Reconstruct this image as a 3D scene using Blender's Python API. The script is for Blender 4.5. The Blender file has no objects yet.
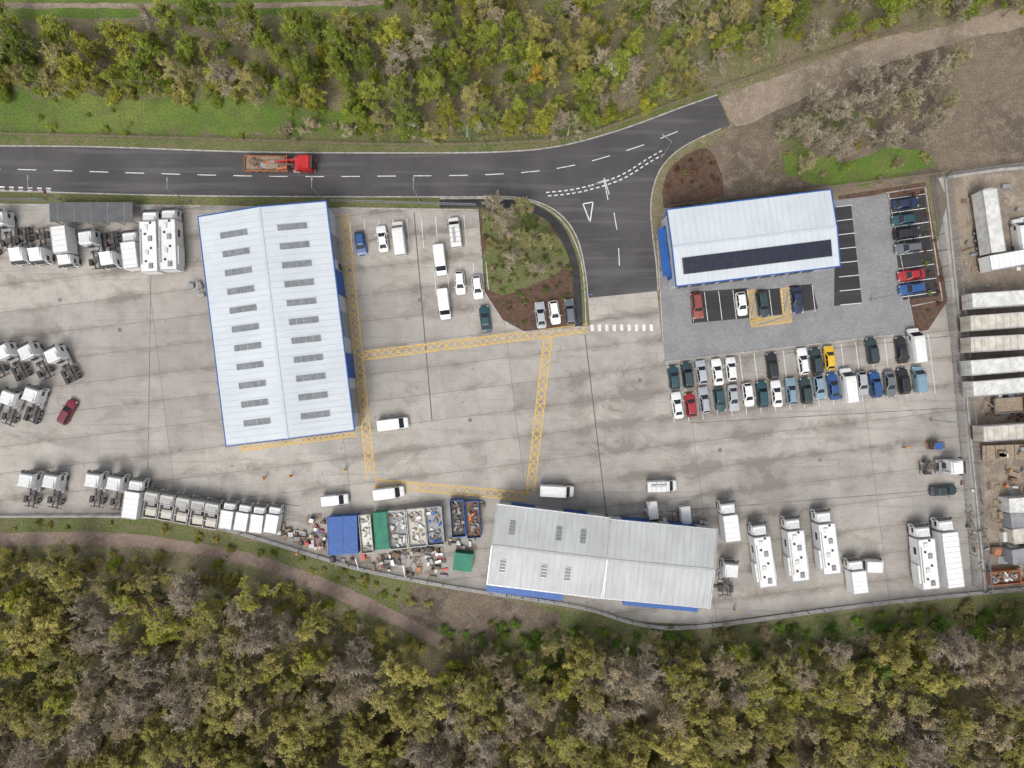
import bpy, math, random, bmesh
from mathutils import Vector, Matrix, noise
R=random.Random(11)
S=5.8; H=120.0
rad=math.radians
def P(px,py,h=0.0):
    f=(H-h)/H/S
    return ((px-512)*f,(384-py)*f)
scene=bpy.context.scene
COL=scene.collection
# ------------------------------------------------------------ materials
def nodes(name):
    m=bpy.data.materials.new(name); m.use_nodes=True
    nt=m.node_tree; b=nt.nodes['Principled BSDF']
    return m,nt,b
def N(nt,t,**k):
    n=nt.nodes.new(t)
    for a,v in k.items():
        if a in n.inputs: n.inputs[a].default_value=v
        else: setattr(n,a,v)
    return n
def L(nt,a,b): nt.links.new(a,b)
def mixc(nt,fac,c1,c2,blend='MIX'):
    n=nt.nodes.new('ShaderNodeMix'); n.data_type='RGBA'; n.blend_type=blend
    for s,v in ((0,fac),(6,c1),(7,c2)):
        if hasattr(v,'links') : L(nt,v,n.inputs[s])
        elif s==0: n.inputs[0].default_value=v
        else: n.inputs[s].default_value=(*v,1)
    return n.outputs[2]
def ramp(nt,src,a,b,va=0.0,vb=1.0):
    n=nt.nodes.new('ShaderNodeMapRange'); n.interpolation_type='SMOOTHSTEP'
    L(nt,src,n.inputs[0]); n.inputs[1].default_value=a; n.inputs[2].default_value=b
    n.inputs[3].default_value=va; n.inputs[4].default_value=vb
    return n.outputs[0]
def math_(nt,op,a,b=None):
    n=nt.nodes.new('ShaderNodeMath'); n.operation=op
    for i,v in ((0,a),(1,b)):
        if v is None: continue
        if hasattr(v,'links'): L(nt,v,n.inputs[i])
        else: n.inputs[i].default_value=v
    return n.outputs[0]
def scl(nt,c,f):
    k=nt.nodes.new('ShaderNodeVectorMath'); k.operation='SCALE'; L(nt,c,k.inputs[0]); L(nt,f,k.inputs['Scale']); return k.outputs[0]
def noisef(nt,co,scale,detail=6,rough=0.6,dist=0.0):
    n=N(nt,'ShaderNodeTexNoise'); n.inputs['Scale'].default_value=scale
    n.inputs['Detail'].default_value=detail; n.inputs['Roughness'].default_value=rough
    n.inputs['Distortion'].default_value=dist
    L(nt,co,n.inputs['Vector']); return n.outputs['Fac']
def coords(nt,rz=0,sc=(1,1,1)):
    t=N(nt,'ShaderNodeTexCoord'); mp=N(nt,'ShaderNodeMapping')
    mp.inputs['Rotation'].default_value=(0,0,rad(rz)); mp.inputs['Scale'].default_value=sc
    L(nt,t.outputs['Object'],mp.inputs['Vector']); return mp.outputs[0]
def bump(nt,b,src,st,dist=0.1):
    n=N(nt,'ShaderNodeBump'); n.inputs['Strength'].default_value=st; n.inputs['Distance'].default_value=dist
    L(nt,src,n.inputs['Height']); L(nt,n.outputs[0],b.inputs['Normal'])
def M(name,c1,c2=None,scale=2.0,rough=0.75,metal=0.0,bp=0.0,lo=0.35,hi=0.65):
    m,nt,b=nodes(name)
    if c2 is None: c2=tuple(x*0.75 for x in c1)
    co=coords(nt); f=noisef(nt,co,scale)
    L(nt,mixc(nt,ramp(nt,f,lo,hi),c1,c2),b.inputs['Base Color'])
    b.inputs['Roughness'].default_value=rough; b.inputs['Metallic'].default_value=metal
    if bp: bump(nt,b,f,bp)
    return m
def ground_mat(name,cols,scales=(0.08,0.9,6.0),bp=0.4,rough=0.95):
    m,nt,b=nodes(name); co=coords(nt)
    a=noisef(nt,co,scales[0],5,0.6,0.6); c=noisef(nt,co,scales[1],6,0.7); d=noisef(nt,co,scales[2],4,0.7)
    x=mixc(nt,ramp(nt,a,.38,.62),cols[0],cols[1])
    x=mixc(nt,ramp(nt,c,.42,.68),x,cols[2])
    L(nt,scl(nt,x,ramp(nt,d,.25,.75,.55,1.35)),b.inputs['Base Color']); b.inputs['Roughness'].default_value=rough
    bump(nt,b,d,bp,0.15); return m

m_terrain=ground_mat('woodland_floor',[(.17,.14,.085),(.12,.13,.045),(.21,.175,.115)],(0.05,.7,3))
m_grass=ground_mat('grass',[(.085,.145,.018),(.15,.19,.04),(.10,.12,.035)],(0.09,.35,3),.8)
m_grass2=ground_mat('rough_grass',[(.13,.14,.05),(.09,.12,.03),(.16,.135,.08)],(0.1,.5,3),.8)
m_soil=ground_mat('bare_soil',[(.155,.12,.088),(.10,.08,.058),(.20,.16,.12)],(0.07,.5,4),.5)
m_track=ground_mat('dirt_track',[(.26,.205,.155),(.19,.145,.105),(.31,.26,.205)],(0.1,.8,5),.2)
m_mulch=ground_mat('bark_mulch',[(.10,.055,.038),(.07,.042,.03),(.13,.08,.055)],(0.3,1.5,7),.5)
m_gravelpath=ground_mat('gravel_path',[(.24,.175,.14),(.19,.135,.105),(.27,.22,.18)],(0.2,1.4,8),.3)
m_sand=ground_mat('compacted_hardcore',[(.27,.22,.165),(.19,.155,.12),(.32,.27,.215)],(0.07,.4,5),.2)

def yard_material():
    m,nt,b=nodes('yard_concrete'); co=coords(nt,-7)
    big=noisef(nt,co,0.035,4,.55,.3); mid=noisef(nt,co,.35,7,.65); fine=noisef(nt,co,5,5,.7)
    base=mixc(nt,ramp(nt,big,.35,.65),(.385,.362,.33),(.305,.288,.265))
    base=mixc(nt,ramp(nt,mid,.35,.75,0,.6),base,(.235,.216,.193))
    for (bw,ms,c1,c2,mo) in ((30,.05,(.90,.90,.90),(1.07,1.06,1.05),(.55,.53,.5)),(6.0,.025,(.93,.93,.93),(1.05,1.05,1.05),(.78,.77,.75))):
        br=N(nt,'ShaderNodeTexBrick'); br.offset=0.0; br.inputs['Scale'].default_value=1
        br.inputs['Brick Width'].default_value=bw; br.inputs['Row Height'].default_value=4.6
        br.inputs['Mortar Size'].default_value=ms; br.inputs['Mortar Smooth'].default_value=.4
        br.inputs['Color1'].default_value=(*c1,1); br.inputs['Color2'].default_value=(*c2,1); br.inputs['Mortar'].default_value=(*mo,1)
        L(nt,co,br.inputs['Vector']); base=mixc(nt,1.0,base,br.outputs['Color'],'MULTIPLY')
    sx=N(nt,'ShaderNodeSeparateXYZ'); L(nt,co,sx.inputs[0])
    fr=math_(nt,'FRACT',math_(nt,'DIVIDE',sx.outputs[1],4.6))
    near=math_(nt,'ABSOLUTE',math_(nt,'SUBTRACT',fr,.5))
    near=ramp(nt,near,.18,.5,0,.12)
    c2=coords(nt,-7,(.8,1.3,1))
    w1=noisef(nt,c2,.17,10,.7,.5)
    wsum=math_(nt,'ADD',w1,near)
    raw=coords(nt)
    for (px,py,rr,am) in ((440,250,16,.05),(660,455,26,.05),(560,440,14,.03),(800,440,20,.03),(740,500,14,.04),(600,400,12,.03),(90,400,18,-.03),(450,380,14,-.04)):
        v=nt.nodes.new('ShaderNodeVectorMath'); v.operation='DISTANCE'; L(nt,raw,v.inputs[0]); v.inputs[1].default_value=(*P(px,py),0)
        wsum=math_(nt,'ADD',wsum,ramp(nt,v.outputs['Value'],rr*.35,rr,am,0))
    damp=ramp(nt,wsum,.53,.65); wet=ramp(nt,wsum,.65,.70)
    base=mixc(nt,math_(nt,'MULTIPLY',damp,.42),base,(.17,.145,.12))
    base=mixc(nt,math_(nt,'MULTIPLY',wet,.48),base,(.11,.092,.075))
    c4=coords(nt,8,(.05,1.6,1)); tr=noisef(nt,c4,.9,4,.6,.2)
    base=mixc(nt,math_(nt,'MULTIPLY',ramp(nt,tr,.54,.7),.34),base,(.17,.15,.135))
    c5=coords(nt,-70,(.06,1.6,1)); tr=noisef(nt,c5,.8,4,.6,.5)
    base=mixc(nt,math_(nt,'MULTIPLY',ramp(nt,tr,.6,.72),.28),base,(.17,.15,.135))
    sp=noisef(nt,co,1.3,3,.5); base=mixc(nt,math_(nt,'MULTIPLY',ramp(nt,sp,.66,.72),.5),base,(.11,.10,.09))
    L(nt,scl(nt,base,ramp(nt,fine,.2,.8,.82,1.18)),b.inputs['Base Color'])
    L(nt,ramp(nt,wsum,.6,.7,.85,.55),b.inputs['Roughness']); bump(nt,b,fine,.1,.02)
    return m
m_yard=yard_material()
def asphalt_mat(name,c,patch):
    m,nt,b=nodes(name); co=coords(nt)
    a=noisef(nt,co,.12,5,.6,.4); d=noisef(nt,co,7,4,.8); s=noisef(nt,coords(nt,0,(.06,1.2,1)),.6,4)
    x=mixc(nt,ramp(nt,a,.35,.65),c,patch); x=mixc(nt,ramp(nt,s,.5,.66,0,.6),x,tuple(v*1.5 for v in c))
    L(nt,scl(nt,x,ramp(nt,d,.2,.8,.75,1.3)),b.inputs['Base Color']); b.inputs['Roughness'].default_value=.85; bump(nt,b,d,.3,.03); return m
m_asph=asphalt_mat('road_asphalt',(.070,.067,.069),(.050,.048,.05))
m_asph_dark=asphalt_mat('bay_asphalt',(.03,.03,.033),(.022,.022,.025))
def paving_mat():
    m,nt,b=nodes('block_paving'); co=coords(nt,-7)
    br=N(nt,'ShaderNodeTexBrick'); br.inputs['Scale'].default_value=1; br.inputs['Brick Width'].default_value=.4; br.inputs['Row Height'].default_value=.2
    br.inputs['Mortar Size'].default_value=.01; br.inputs['Color1'].default_value=(.20,.20,.205,1); br.inputs['Color2'].default_value=(.26,.26,.265,1); br.inputs['Mortar'].default_value=(.13,.13,.13,1)
    L(nt,co,br.inputs['Vector']); a=noisef(nt,co,.25,6,.65)
    L(nt,mixc(nt,ramp(nt,a,.4,.7,0,.6),br.outputs['Color'],(.15,.148,.15)),b.inputs['Base Color']); b.inputs['Roughness'].default_value=.85; return m
m_pave=paving_mat()
def paint_line(name,c,under,wear=.5):
    m,nt,b=nodes(name); co=coords(nt); f=noisef(nt,co,1.6,7,.75)
    L(nt,mixc(nt,ramp(nt,f,wear,wear+.12,0,.8),c,under),b.inputs['Base Color']); b.inputs['Roughness'].default_value=.7; return m
m_white=paint_line('white_road_paint',(.62,.62,.60),(.2,.2,.2),.52)
m_yellow=paint_line('yellow_road_paint',(.60,.37,.05),(.35,.28,.17),.48)
m_kerb=M('kerb_concrete',(.40,.38,.35),(.24,.225,.205),1.2)
m_conc=M('concrete_wall',(.36,.35,.33),(.26,.25,.24),1.2)
def paint_mat():
    m,nt,b=nodes('vehicle_paint'); oi=N(nt,'ShaderNodeObjectInfo'); co=coords(nt)
    f=noisef(nt,co,2.2,6,.65)
    c=scl(nt,oi.outputs['Color'],ramp(nt,f,.3,.7,1.0,.85)); c=mixc(nt,ramp(nt,f,.55,.75,0,.16),c,(.3,.27,.23))
    L(nt,c,b.inputs['Base Color']); b.inputs['Roughness'].default_value=.36
    b.inputs['Coat Weight'].default_value=.25; return m
m_paint=paint_mat()
m_glass=M('tinted_glass',(.012,.015,.018),(.02,.024,.028),1,.06)
m_tyre=M('tyre_rubber',(.02,.02,.02),(.03,.03,.028),4,.85)
m_black=M('black_plastic',(.025,.025,.027),(.045,.043,.04),4,.6)
m_chassis=M('chassis_steel',(.055,.055,.058),(.10,.08,.065),3,.6)
m_drain=M('drain_grate',(.10,.095,.09),(.19,.175,.16),.5,.7)
m_alu=M('aluminium',(.45,.46,.47),(.33,.33,.34),2,.4,.6)
m_head=M('headlamp_lens',(.6,.62,.62),(.4,.42,.42),8,.1)
m_tail=M('tail_lamp',(.35,.01,.01),(.25,.01,.01),8,.2)
m_wroof=M('white_grp',(.64,.64,.62),(.46,.46,.43),.9,.5)
m_cream=M('cream_tarpaulin',(.54,.51,.44),(.40,.37,.32),.8,.7)
m_grey=M('grey_panel',(.26,.27,.28),(.2,.2,.21),1,.6)
m_blue=M('blue_cladding',(.015,.09,.34),(.012,.07,.25),.8,.5)
m_green=M('green_steel',(.01,.20,.11),(.01,.13,.08),1,.6)
m_orange=M('orange_steel',(.50,.17,.06),(.30,.12,.06),2,.6)
m_rust=M('rusty_steel',(.20,.11,.07),(.12,.08,.06),2,.8)
m_wood=M('weathered_timber',(.30,.24,.17),(.19,.15,.11),3,.85)
m_red=M('red_paint',(.5,.02,.02),(.38,.02,.02),2,.4)
m_yel=M('yellow_paint',(.65,.42,.03),(.5,.3,.03),2,.5)
m_galv=M('galvanised_steel',(.36,.37,.38),(.27,.28,.29),2,.5,.4)
def roof_mat(name,c1,c2,dirt,k=1.0):
    m,nt,b=nodes(name); t=N(nt,'ShaderNodeTexCoord'); co=t.outputs['Object']
    a=noisef(nt,co,.15,4,.6,.3); mp=N(nt,'ShaderNodeMapping'); mp.inputs['Scale'].default_value=(.12,2.2,1); L(nt,co,mp.inputs[0])
    s=noisef(nt,mp.outputs[0],1.1,6,.7); g=noisef(nt,co,1.2,8,.75)
    x=mixc(nt,ramp(nt,a,.35,.65),c1,c2); x=mixc(nt,ramp(nt,s,.46,.72,0,.5*k),x,dirt); x=mixc(nt,ramp(nt,g,.58,.72,0,.35*k),x,dirt)
    L(nt,x,b.inputs['Base Color']); b.inputs['Roughness'].default_value=.55; return m
m_roof1=roof_mat('pale_metal_roof',(.51,.55,.58),(.46,.50,.53),(.37,.39,.40),.7)
m_roof3=roof_mat('weathered_metal_roof',(.42,.435,.435),(.35,.36,.355),(.25,.25,.235))
m_roofdk=M('dark_roof_sheet',(.07,.075,.08),(.1,.1,.1),.6,.7)
m_seam=M('roof_seam',(.46,.505,.54),(.42,.46,.50),.5,.6)
m_seam3=M('weathered_roof_seam',(.37,.385,.385),(.31,.32,.32),.5,.6)
m_wall=M('wall_cladding',(.50,.52,.53),(.42,.44,.45),.3,.6)
m_roofl=M('rooflight_panel',(.19,.20,.21),(.13,.14,.15),1.2,.6)
m_pv=M('solar_cell',(.012,.016,.03),(.018,.022,.04),1,.3)
m_skin=M('skin',(.5,.3,.22),(.45,.26,.19),8,.5)
m_hiviz=M('hi_vis_orange',(.75,.22,.02),(.65,.18,.02),8,.7)
m_trous=M('navy_cloth',(.02,.025,.05),(.03,.035,.06),8,.8)
m_bark=M('bark',(.24,.205,.165),(.14,.12,.095),3,.9)
m_twig=M('twig_bark',(.40,.345,.27),(.26,.215,.165),.6,.9)
def leafmat():
    m=bpy.data.materials.new('leaves'); m.use_nodes=True; nt=m.node_tree; b=nt.nodes['Principled BSDF']
    oi=N(nt,'ShaderNodeObjectInfo'); g=N(nt,'ShaderNodeNewGeometry')
    f=noisef(nt,g.outputs['Position'],.7,3,.6); f2=noisef(nt,g.outputs['Position'],5,2,.6)
    k=scl(nt,oi.outputs['Color'],math_(nt,'MULTIPLY',ramp(nt,f,.3,.7,.7,1.3),ramp(nt,f2,.3,.7,.72,1.28)))
    L(nt,k,b.inputs['Base Color']); b.inputs['Roughness'].default_value=.75
    b.inputs['Specular IOR Level'].default_value=.15
    t=N(nt,'ShaderNodeBsdfTranslucent'); L(nt,k,t.inputs[0]); mx=N(nt,'ShaderNodeMixShader'); mx.inputs[0].default_value=.3
    L(nt,b.outputs[0],mx.inputs[1]); L(nt,t.outputs[0],mx.inputs[2]); L(nt,mx.outputs[0],nt.nodes['Material Output'].inputs[0]); return m
m_leaf=leafmat()
# ------------------------------------------------------------ mesh builder
class MB:
    def __init__(s): s.v=[];s.f=[];s.m=[];s.mats=[]
    def mi(s,mat):
        if mat not in s.mats: s.mats.append(mat)
        return s.mats.index(mat)
    def add(s,vs,fs,mat):
        o=len(s.v); s.v.extend(tuple(v) for v in vs)
        for i,f in enumerate(fs):
            s.f.append(tuple(o+j for j in f)); s.m.append(s.mi(mat[i] if isinstance(mat,list) else mat))
    def box(s,c,d,mat,rz=0,ry=0,tx=1,ty=1,rx=0):
        x,y,z=[a/2 for a in d]
        vs=[(-x,-y,-z),(x,-y,-z),(x,y,-z),(-x,y,-z),(-x*tx,-y*ty,z),(x*tx,-y*ty,z),(x*tx,y*ty,z),(-x*tx,y*ty,z)]
        M_=Matrix.Translation(c)@Matrix.Rotation(rad(rz),4,'Z')@Matrix.Rotation(ry,4,'Y')@Matrix.Rotation(rx,4,'X')
        s.add([M_@Vector(v) for v in vs],[(3,2,1,0),(4,5,6,7),(0,1,5,4),(1,2,6,5),(2,3,7,6),(3,0,4,7)],mat)
    def cyl(s,c,r,l,axis,mat,n=10,r2=None):
        r2=r if r2 is None else r2; vs=[]
        for k,(o,q) in enumerate(((-l/2,r),(l/2,r2))):
            for i in range(n):
                a=2*math.pi*i/n; u,w=q*math.cos(a),q*math.sin(a)
                p={'x':(o,u,w),'y':(w,o,u),'z':(u,w,o)}[axis]; vs.append((c[0]+p[0],c[1]+p[1],c[2]+p[2]))
        fs=[(i,(i+1)%n,n+(i+1)%n,n+i) for i in range(n)]+[tuple(range(n))[::-1],tuple(range(n,2*n))]
        s.add(vs,fs,mat)
    def loft(s,st,mat,topm=None,sidem=None,ch=.12,crown=.03):
        rings=[]
        for (x,w,zb,zt) in st:
            zm=zb+(zt-zb)*.72
            rings.append([(x,-w*.96,zb),(x,-w,zm),(x,-w+ch,zt),(x,0,zt+crown),(x,w-ch,zt),(x,w,zm),(x,w*.96,zb)])
        vs=[p for r in rings for p in r]; fs=[];ms=[]
        for i in range(len(rings)-1):
            for k in range(7):
                a=i*7+k; b=i*7+(k+1)%7
                fs.append((a,b,b+7,a+7))
                mm=mat
                if k in(2,3) and topm and topm[i]: mm=topm[i]
                if k in(1,4) and sidem and sidem[i]: mm=sidem[i]
                ms.append(mm)
        fs.append(tuple(range(7))); ms.append(mat); o=(len(rings)-1)*7
        fs.append(tuple(range(o,o+7))[::-1]); ms.append(mat)
        s.add(vs,fs,ms)
    def mesh(s,name):
        me=bpy.data.meshes.new(name); me.from_pydata(s.v,[],s.f)
        for m in s.mats: me.materials.append(m)
        me.polygons.foreach_set('material_index',s.m); me.update(); return me
    def obj(s,name,loc=(0,0,0),rz=0,parent=None,color=None,bevel=0):
        return place(s.mesh(name),name,loc,rz,parent,color,bevel=bevel)
def place(me,name,loc=(0,0,0),rz=0,parent=None,color=None,sc=None,bevel=0):
    o=bpy.data.objects.new(name,me); COL.objects.link(o); o.location=loc; o.rotation_euler=(0,0,rad(rz))
    if parent: o.parent=parent
    if color: o.color=(*color,1)
    if sc: o.scale=sc
    return o
def empty(name,loc=(0,0,0),rz=0):
    o=bpy.data.objects.new(name,None); COL.objects.link(o); o.location=loc; o.rotation_euler=(0,0,rad(rz)); o.empty_display_size=.5; return o
def smooth(pts,n=8):
    out=[]; q=[pts[0]]+list(pts)+[pts[-1]]
    for i in range(1,len(q)-2):
        p0,p1,p2,p3=q[i-1:i+3]
        for k in range(n):
            t=k/n
            out.append(tuple(.5*((2*p1[a])+(-p0[a]+p2[a])*t+(2*p0[a]-5*p1[a]+4*p2[a]-p3[a])*t*t+(-p0[a]+3*p1[a]-3*p2[a]+p3[a])*t**3) for a in (0,1)))
    out.append(tuple(pts[-1])); return out
def W(pts,h=0): return [P(x,y,h) for x,y in pts]
def jag(poly,amp,step=1.2,seed=0):
    out=[]
    for i in range(len(poly)):
        a=Vector((*poly[i],0)); b=Vector((*poly[(i+1)%len(poly)],0)); n=max(1,int((b-a).length/step))
        for k in range(n):
            p=a.lerp(b,k/n); q=Vector((noise.noise(p*.35+Vector((seed,0,0))),noise.noise(p*.35+Vector((0,seed+9,0))),0))+.5*Vector((noise.noise(p*1.5),noise.noise(p*1.5+Vector((3,3,3))),0))
            p=p+q*amp; out.append((p.x,p.y))
    return out
def sheet(name,poly,z,mat,amp=0,seed=0,parent=None):
    if amp: poly=jag(poly,amp,seed=seed)
    bm=bmesh.new(); vs=[bm.verts.new((x,y,0)) for x,y in poly]
    fc=bm.faces.new(vs); bm.normal_update()
    if fc.normal.z<0: fc.normal_flip()
    bmesh.ops.triangulate(bm,faces=bm.faces[:],quad_method='BEAUTY',ngon_method='EAR_CLIP')
    for f in bm.faces:
        if f.normal.z<0: f.normal_flip()
    me=bpy.data.meshes.new(name); bm.to_mesh(me); bm.free(); me.materials.append(mat)
    return place(me,name,(0,0,z),0,parent)
def ribbon(b,pts,w,z0,z1,mat,closed=False):
    n=len(pts); L_=[];R_=[]
    for i in range(n):
        a=Vector(pts[max(0,i-1)]); c=Vector(pts[min(n-1,i+1)])
        d=(c-a); d.normalize(); nn=Vector((-d.y,d.x)); p=Vector(pts[i])
        L_.append(p+nn*w/2); R_.append(p-nn*w/2)
    for i in range(n-1):
        q=[L_[i],R_[i],R_[i+1],L_[i+1]]
        if z1-z0<.02: b.add([(v.x,v.y,z1) for v in q],[(0,1,2,3)],mat)
        else:
            vs=[(v.x,v.y,z0) for v in q]+[(v.x,v.y,z1) for v in q]
            b.add(vs,[(4,5,6,7),(0,1,5,4),(1,2,6,5),(2,3,7,6),(3,0,4,7)],mat)
def plen(pts): return sum(math.dist(pts[i],pts[i+1]) for i in range(len(pts)-1))
def along(pts,s):
    for i in range(len(pts)-1):
        d=math.dist(pts[i],pts[i+1])
        if s<=d or i==len(pts)-2:
            t=s/d if d else 0; return ((pts[i][0]*(1-t)+pts[i+1][0]*t,pts[i][1]*(1-t)+pts[i+1][1]*t),math.atan2(pts[i+1][1]-pts[i][1],pts[i+1][0]-pts[i][0]))
        s-=d
def dashes(b,pts,w,dash,gap,z,mat):
    T=plen(pts); s=0
    while s+dash<T:
        p,a=along(pts,s+dash/2); dx,dy=math.cos(a)*dash/2,math.sin(a)*dash/2
        ribbon(b,[(p[0]-dx,p[1]-dy),(p[0]+dx,p[1]+dy)],w,z,z,mat); s+=dash+gap
def inside(p,poly):
    x,y=p;c=False;j=len(poly)-1
    for i in range(len(poly)):
        xi,yi=poly[i];xj,yj=poly[j]
        if (yi>y)!=(yj>y) and x<(xj-xi)*(y-yi)/(yj-yi)+xi: c=not c
        j=i
    return c
# ------------------------------------------------------------ ground
sheet('terrain',[(-900,-900),(900,-900),(900,900),(-900,900)],0,m_terrain)
sheet('grass_verge',W([(-90,84),(150,86),(290,92),(330,130),(600,120),(720,88),(730,130),(560,150),(400,156),(200,156),(-90,150)]),.004,m_grass2,.8,3)
sheet('grass_strip',W([(-90,94),(120,97),(250,100),(330,112),(420,122),(420,136),(290,134),(120,132),(-90,131)]),.008,m_grass,1.6,5)
sheet('grass_field',W([(-90,-60),(390,-60),(380,12),(200,17),(-90,20)]),.004,m_grass,.5,8)
sheet('field_track',W([(-90,2),(200,4),(390,0),(390,5),(200,9),(-90,8)]),.009,m_track,.3,8)
sheet('verge',W([(-90,188),(540,190),(600,250),(596,330),(470,335),(470,210),(-90,206)]),.006,m_grass2,0)
sheet('bare_soil',W([(705,150),(740,118),(850,70),(900,40),(1100,10),(1100,640),(985,600),(930,180),(840,195),(720,212)]),.004,m_soil,.6,2)
sheet('grass_patch',W([(780,154),(800,148),(850,160),(880,150),(925,146),(932,166),(900,176),(860,186),(820,184),(786,176)]),.010,m_grass,1.4,4)
sheet('grass_patch',W([(775,125),(805,108),(850,110),(880,125),(820,138),(780,150)]),.009,m_grass2,1.8,6)
sheet('dirt_track',smooth(W([(716,98),(780,76),(840,52),(900,34),(945,26),(1100,-20)]),6)+smooth(W([(1100,20),(1010,30),(950,44),(860,74),(800,100),(735,128)]),6),.014,m_track,.7,1)
sheet('grass_verge',W([(-90,512),(140,516),(320,556),(480,596),(700,628),(990,596),(1100,590),(1100,625),(990,620),(720,655),(560,655),(440,640),(330,585),(180,545),(-90,538)]),.006,m_grass2,.7,11)
sheet('bare_soil',W([(415,585),(470,592),(560,612),(560,626),(470,640),(430,640),(400,610)]),.010,m_soil,.9,3)
sheet('gravel_path',smooth(W([(-90,536),(0,533),(100,532),(180,540),(260,556),(340,585),(400,613),(450,641)]))+smooth(W([(443,650),(395,625),(335,598),(258,568),(180,552),(100,545),(0,546),(-90,549)])),.012,m_gravelpath,.25,4)
sheet('mulch_bed',W([(478,206),(520,206),(548,215),(566,235),(578,270),(582,298),(580,326),(524,332),(500,318),(484,290)]),.012,m_mulch)
sheet('island_grass',W([(481,209),(540,213),(562,240),(572,262),(540,282),(500,296),(487,288)]),.017,m_grass2,.9,9)
sheet('mulch_bed',smooth(W([(662,192),(668,172),(684,156),(704,148),(714,155)]),5)+W([(722,175),(724,195),(700,204),(664,212)]),.012,m_mulch)
sheet('mulch_bed',W([(838,196),(925,182),(948,300),(928,330),(914,332),(886,192),(840,204)]),.022,m_mulch)
yard_poly=W([(-90,203),(200,205),(340,208),(478,211),(484,292),(502,320),(524,332),(590,326),(588,297),(657,290),(664,362),(914,331),(948,200),(938,178),(945,176),(985,591),(860,603),(700,624),(640,622),(580,606),(490,592),(430,582),(360,568),(310,553),(240,532),(180,519),(120,515),(-90,515)])
sheet('yard_concrete',jag(yard_poly,0,6),.018,m_yard)
sheet('hardcore_yard',W([(946,178),(1100,160),(1100,590),(985,588),(962,350)]),.010,m_sand,.2,1)
sheet('block_paving',W([(657,236),(664,208),(838,200),(887,194),(915,332),(664,362)]),.026,m_pave)
bays=[W([(835,207),(851,205),(862,303),(834,306)]),W([(888,198),(924,193),(938,296),(903,300)]),W([(690,292),(748,288),(750,318),(692,323)]),W([(757,290),(781,288),(785,314),(759,317)]),W([(788,286),(812,284),(818,309),(792,313)])]
for bp_ in bays: sheet('parking_bay',bp_,.032,m_asph_dark)
top=smooth(W([(-90,145),(0,146),(100,147),(250,152),(400,153),(500,152),(560,146),(620,130),(680,108),(717,95)]))
right=smooth(W([(730,125),(700,138),(676,152),(659,172),(651,200),(652,230),(656,262),(658,291)]))
left=smooth(W([(588,298),(585,270),(577,238),(562,216),(540,203),(510,197),(450,197),(200,196),(0,191),(-90,190)]))
sheet('road',top+right+left,.022,m_asph)
pav=smooth(W([(440,204),(510,204),(536,210),(556,224),(568,245),(576,275),(579,326)]))
b=MB(); ribbon(b,pav,1.3,0,.12,m_asph_dark); b.obj('footpath')
b=MB()
for pl in (top,right[3:],left[:-2]): ribbon(b,pl,.22,0,.13,m_kerb)
o=smooth(W([(440,198.5),(512,199),(539,205),(560,219),(574,240),(583,272),(586,324)]))
ribbon(b,o,.2,0,.14,m_kerb)
ribbon(b,W([(-90,204),(200,206)]),.3,0,.12,m_kerb); ribbon(b,W([(340,208),(478,210),(484,292),(502,320),(524,332),(590,326)]),.25,0,.13,m_kerb)
for q in ([(664,362),(915,332),(888,194)],[(657,236),(664,362)],[(886,193),(925,187),(942,300),(912,306)]): ribbon(b,W(q),.2,0,.12,m_kerb)
b.obj('kerb')
b=MB()
for q in ([(414,212),(432,420)],[(585,335),(607,520)]): ribbon(b,W(q),.17,.024,.024,m_chassis)
for q in ([(664,366),(950,336)],[(690,423),(952,408)],[(560,520),(962,488)],[(148,470),(152,206)],[(250,500),(300,506)]): ribbon(b,W(q),.14,.024,.024,m_drain)
for px,py in [(420,300),(470,420),(720,450),(120,330),(60,300),(180,450),(820,460),(640,380)]:
    x,y=P(px,py); b.box((x,y,.024),(.6,.6,.02),m_drain,7)
b.obj('drainage_channel')
b=MB(); z=.028
cl=smooth(W([(-90,168),(0,169),(250,176),(400,176),(500,174),(570,166),(640,146),(700,122)])); dashes(b,cl,.14,3.2,3.0,z,m_white)
dashes(b,smooth(W([(548,196),(580,192),(620,180),(650,162),(668,152)])),.2,.6,.45,z,m_white)
dashes(b,smooth(W([(546,192.5),(578,188.5),(618,176.5),(648,158.5),(664,149.5)])),.2,.6,.45,z,m_white)
dashes(b,smooth(W([(604,178),(612,205),(618,240),(620,290)])),.14,3.0,3.2,z,m_white)
ribbon(b,W([(590,186),(606,180)]),.22,z,z,m_white); ribbon(b,W([(604,180),(608,200)]),.14,z+.001,z+.001,m_white)
tri=W([(583,204),(593,202),(590,222)])
for i in range(3): ribbon(b,[tri[i],tri[(i+1)%3]],.2,z,z,m_white)
dashes(b,smooth(W([(0,187),(30,188),(60,189)])),.25,.8,.8,z,m_white); dashes(b,W([(0,190.2),(60,191.5)]),.25,.8,.8,z,m_white)
for i in range(9):
    x=592+i*7.4; ribbon(b,W([(x,324.5),(x+.2,331)]),.55,z,z,m_white)
def baylines(x0,y0,x1,y1,n,ln,zz=.036,a=7):
    for i in range(n+1):
        t=i/n; x=x0+(x1-x0)*t; y=y0+(y1-y0)*t; dx=math.sin(rad(a))*ln; dy=math.cos(rad(a))*ln
        ribbon(b,W([(x,y),(x+dx,y+dy)]),.1,zz,zz,m_white)
baylines(667,363,928,334,18,60,.026)
baylines(690,293,747,289,4,29); baylines(757,291,781,289,2,27); baylines(788,287,812,285,2,27)
for i in range(8):
    y=207+i*14; ribbon(b,W([(836+i*.6,y),(852+i*1.4,y-2)]),.12,.036,.036,m_white)
    ribbon(b,W([(889+i*1.9,y-8),(925+i*1.9,y-13)]),.12,.036,.036,m_white)
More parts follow.
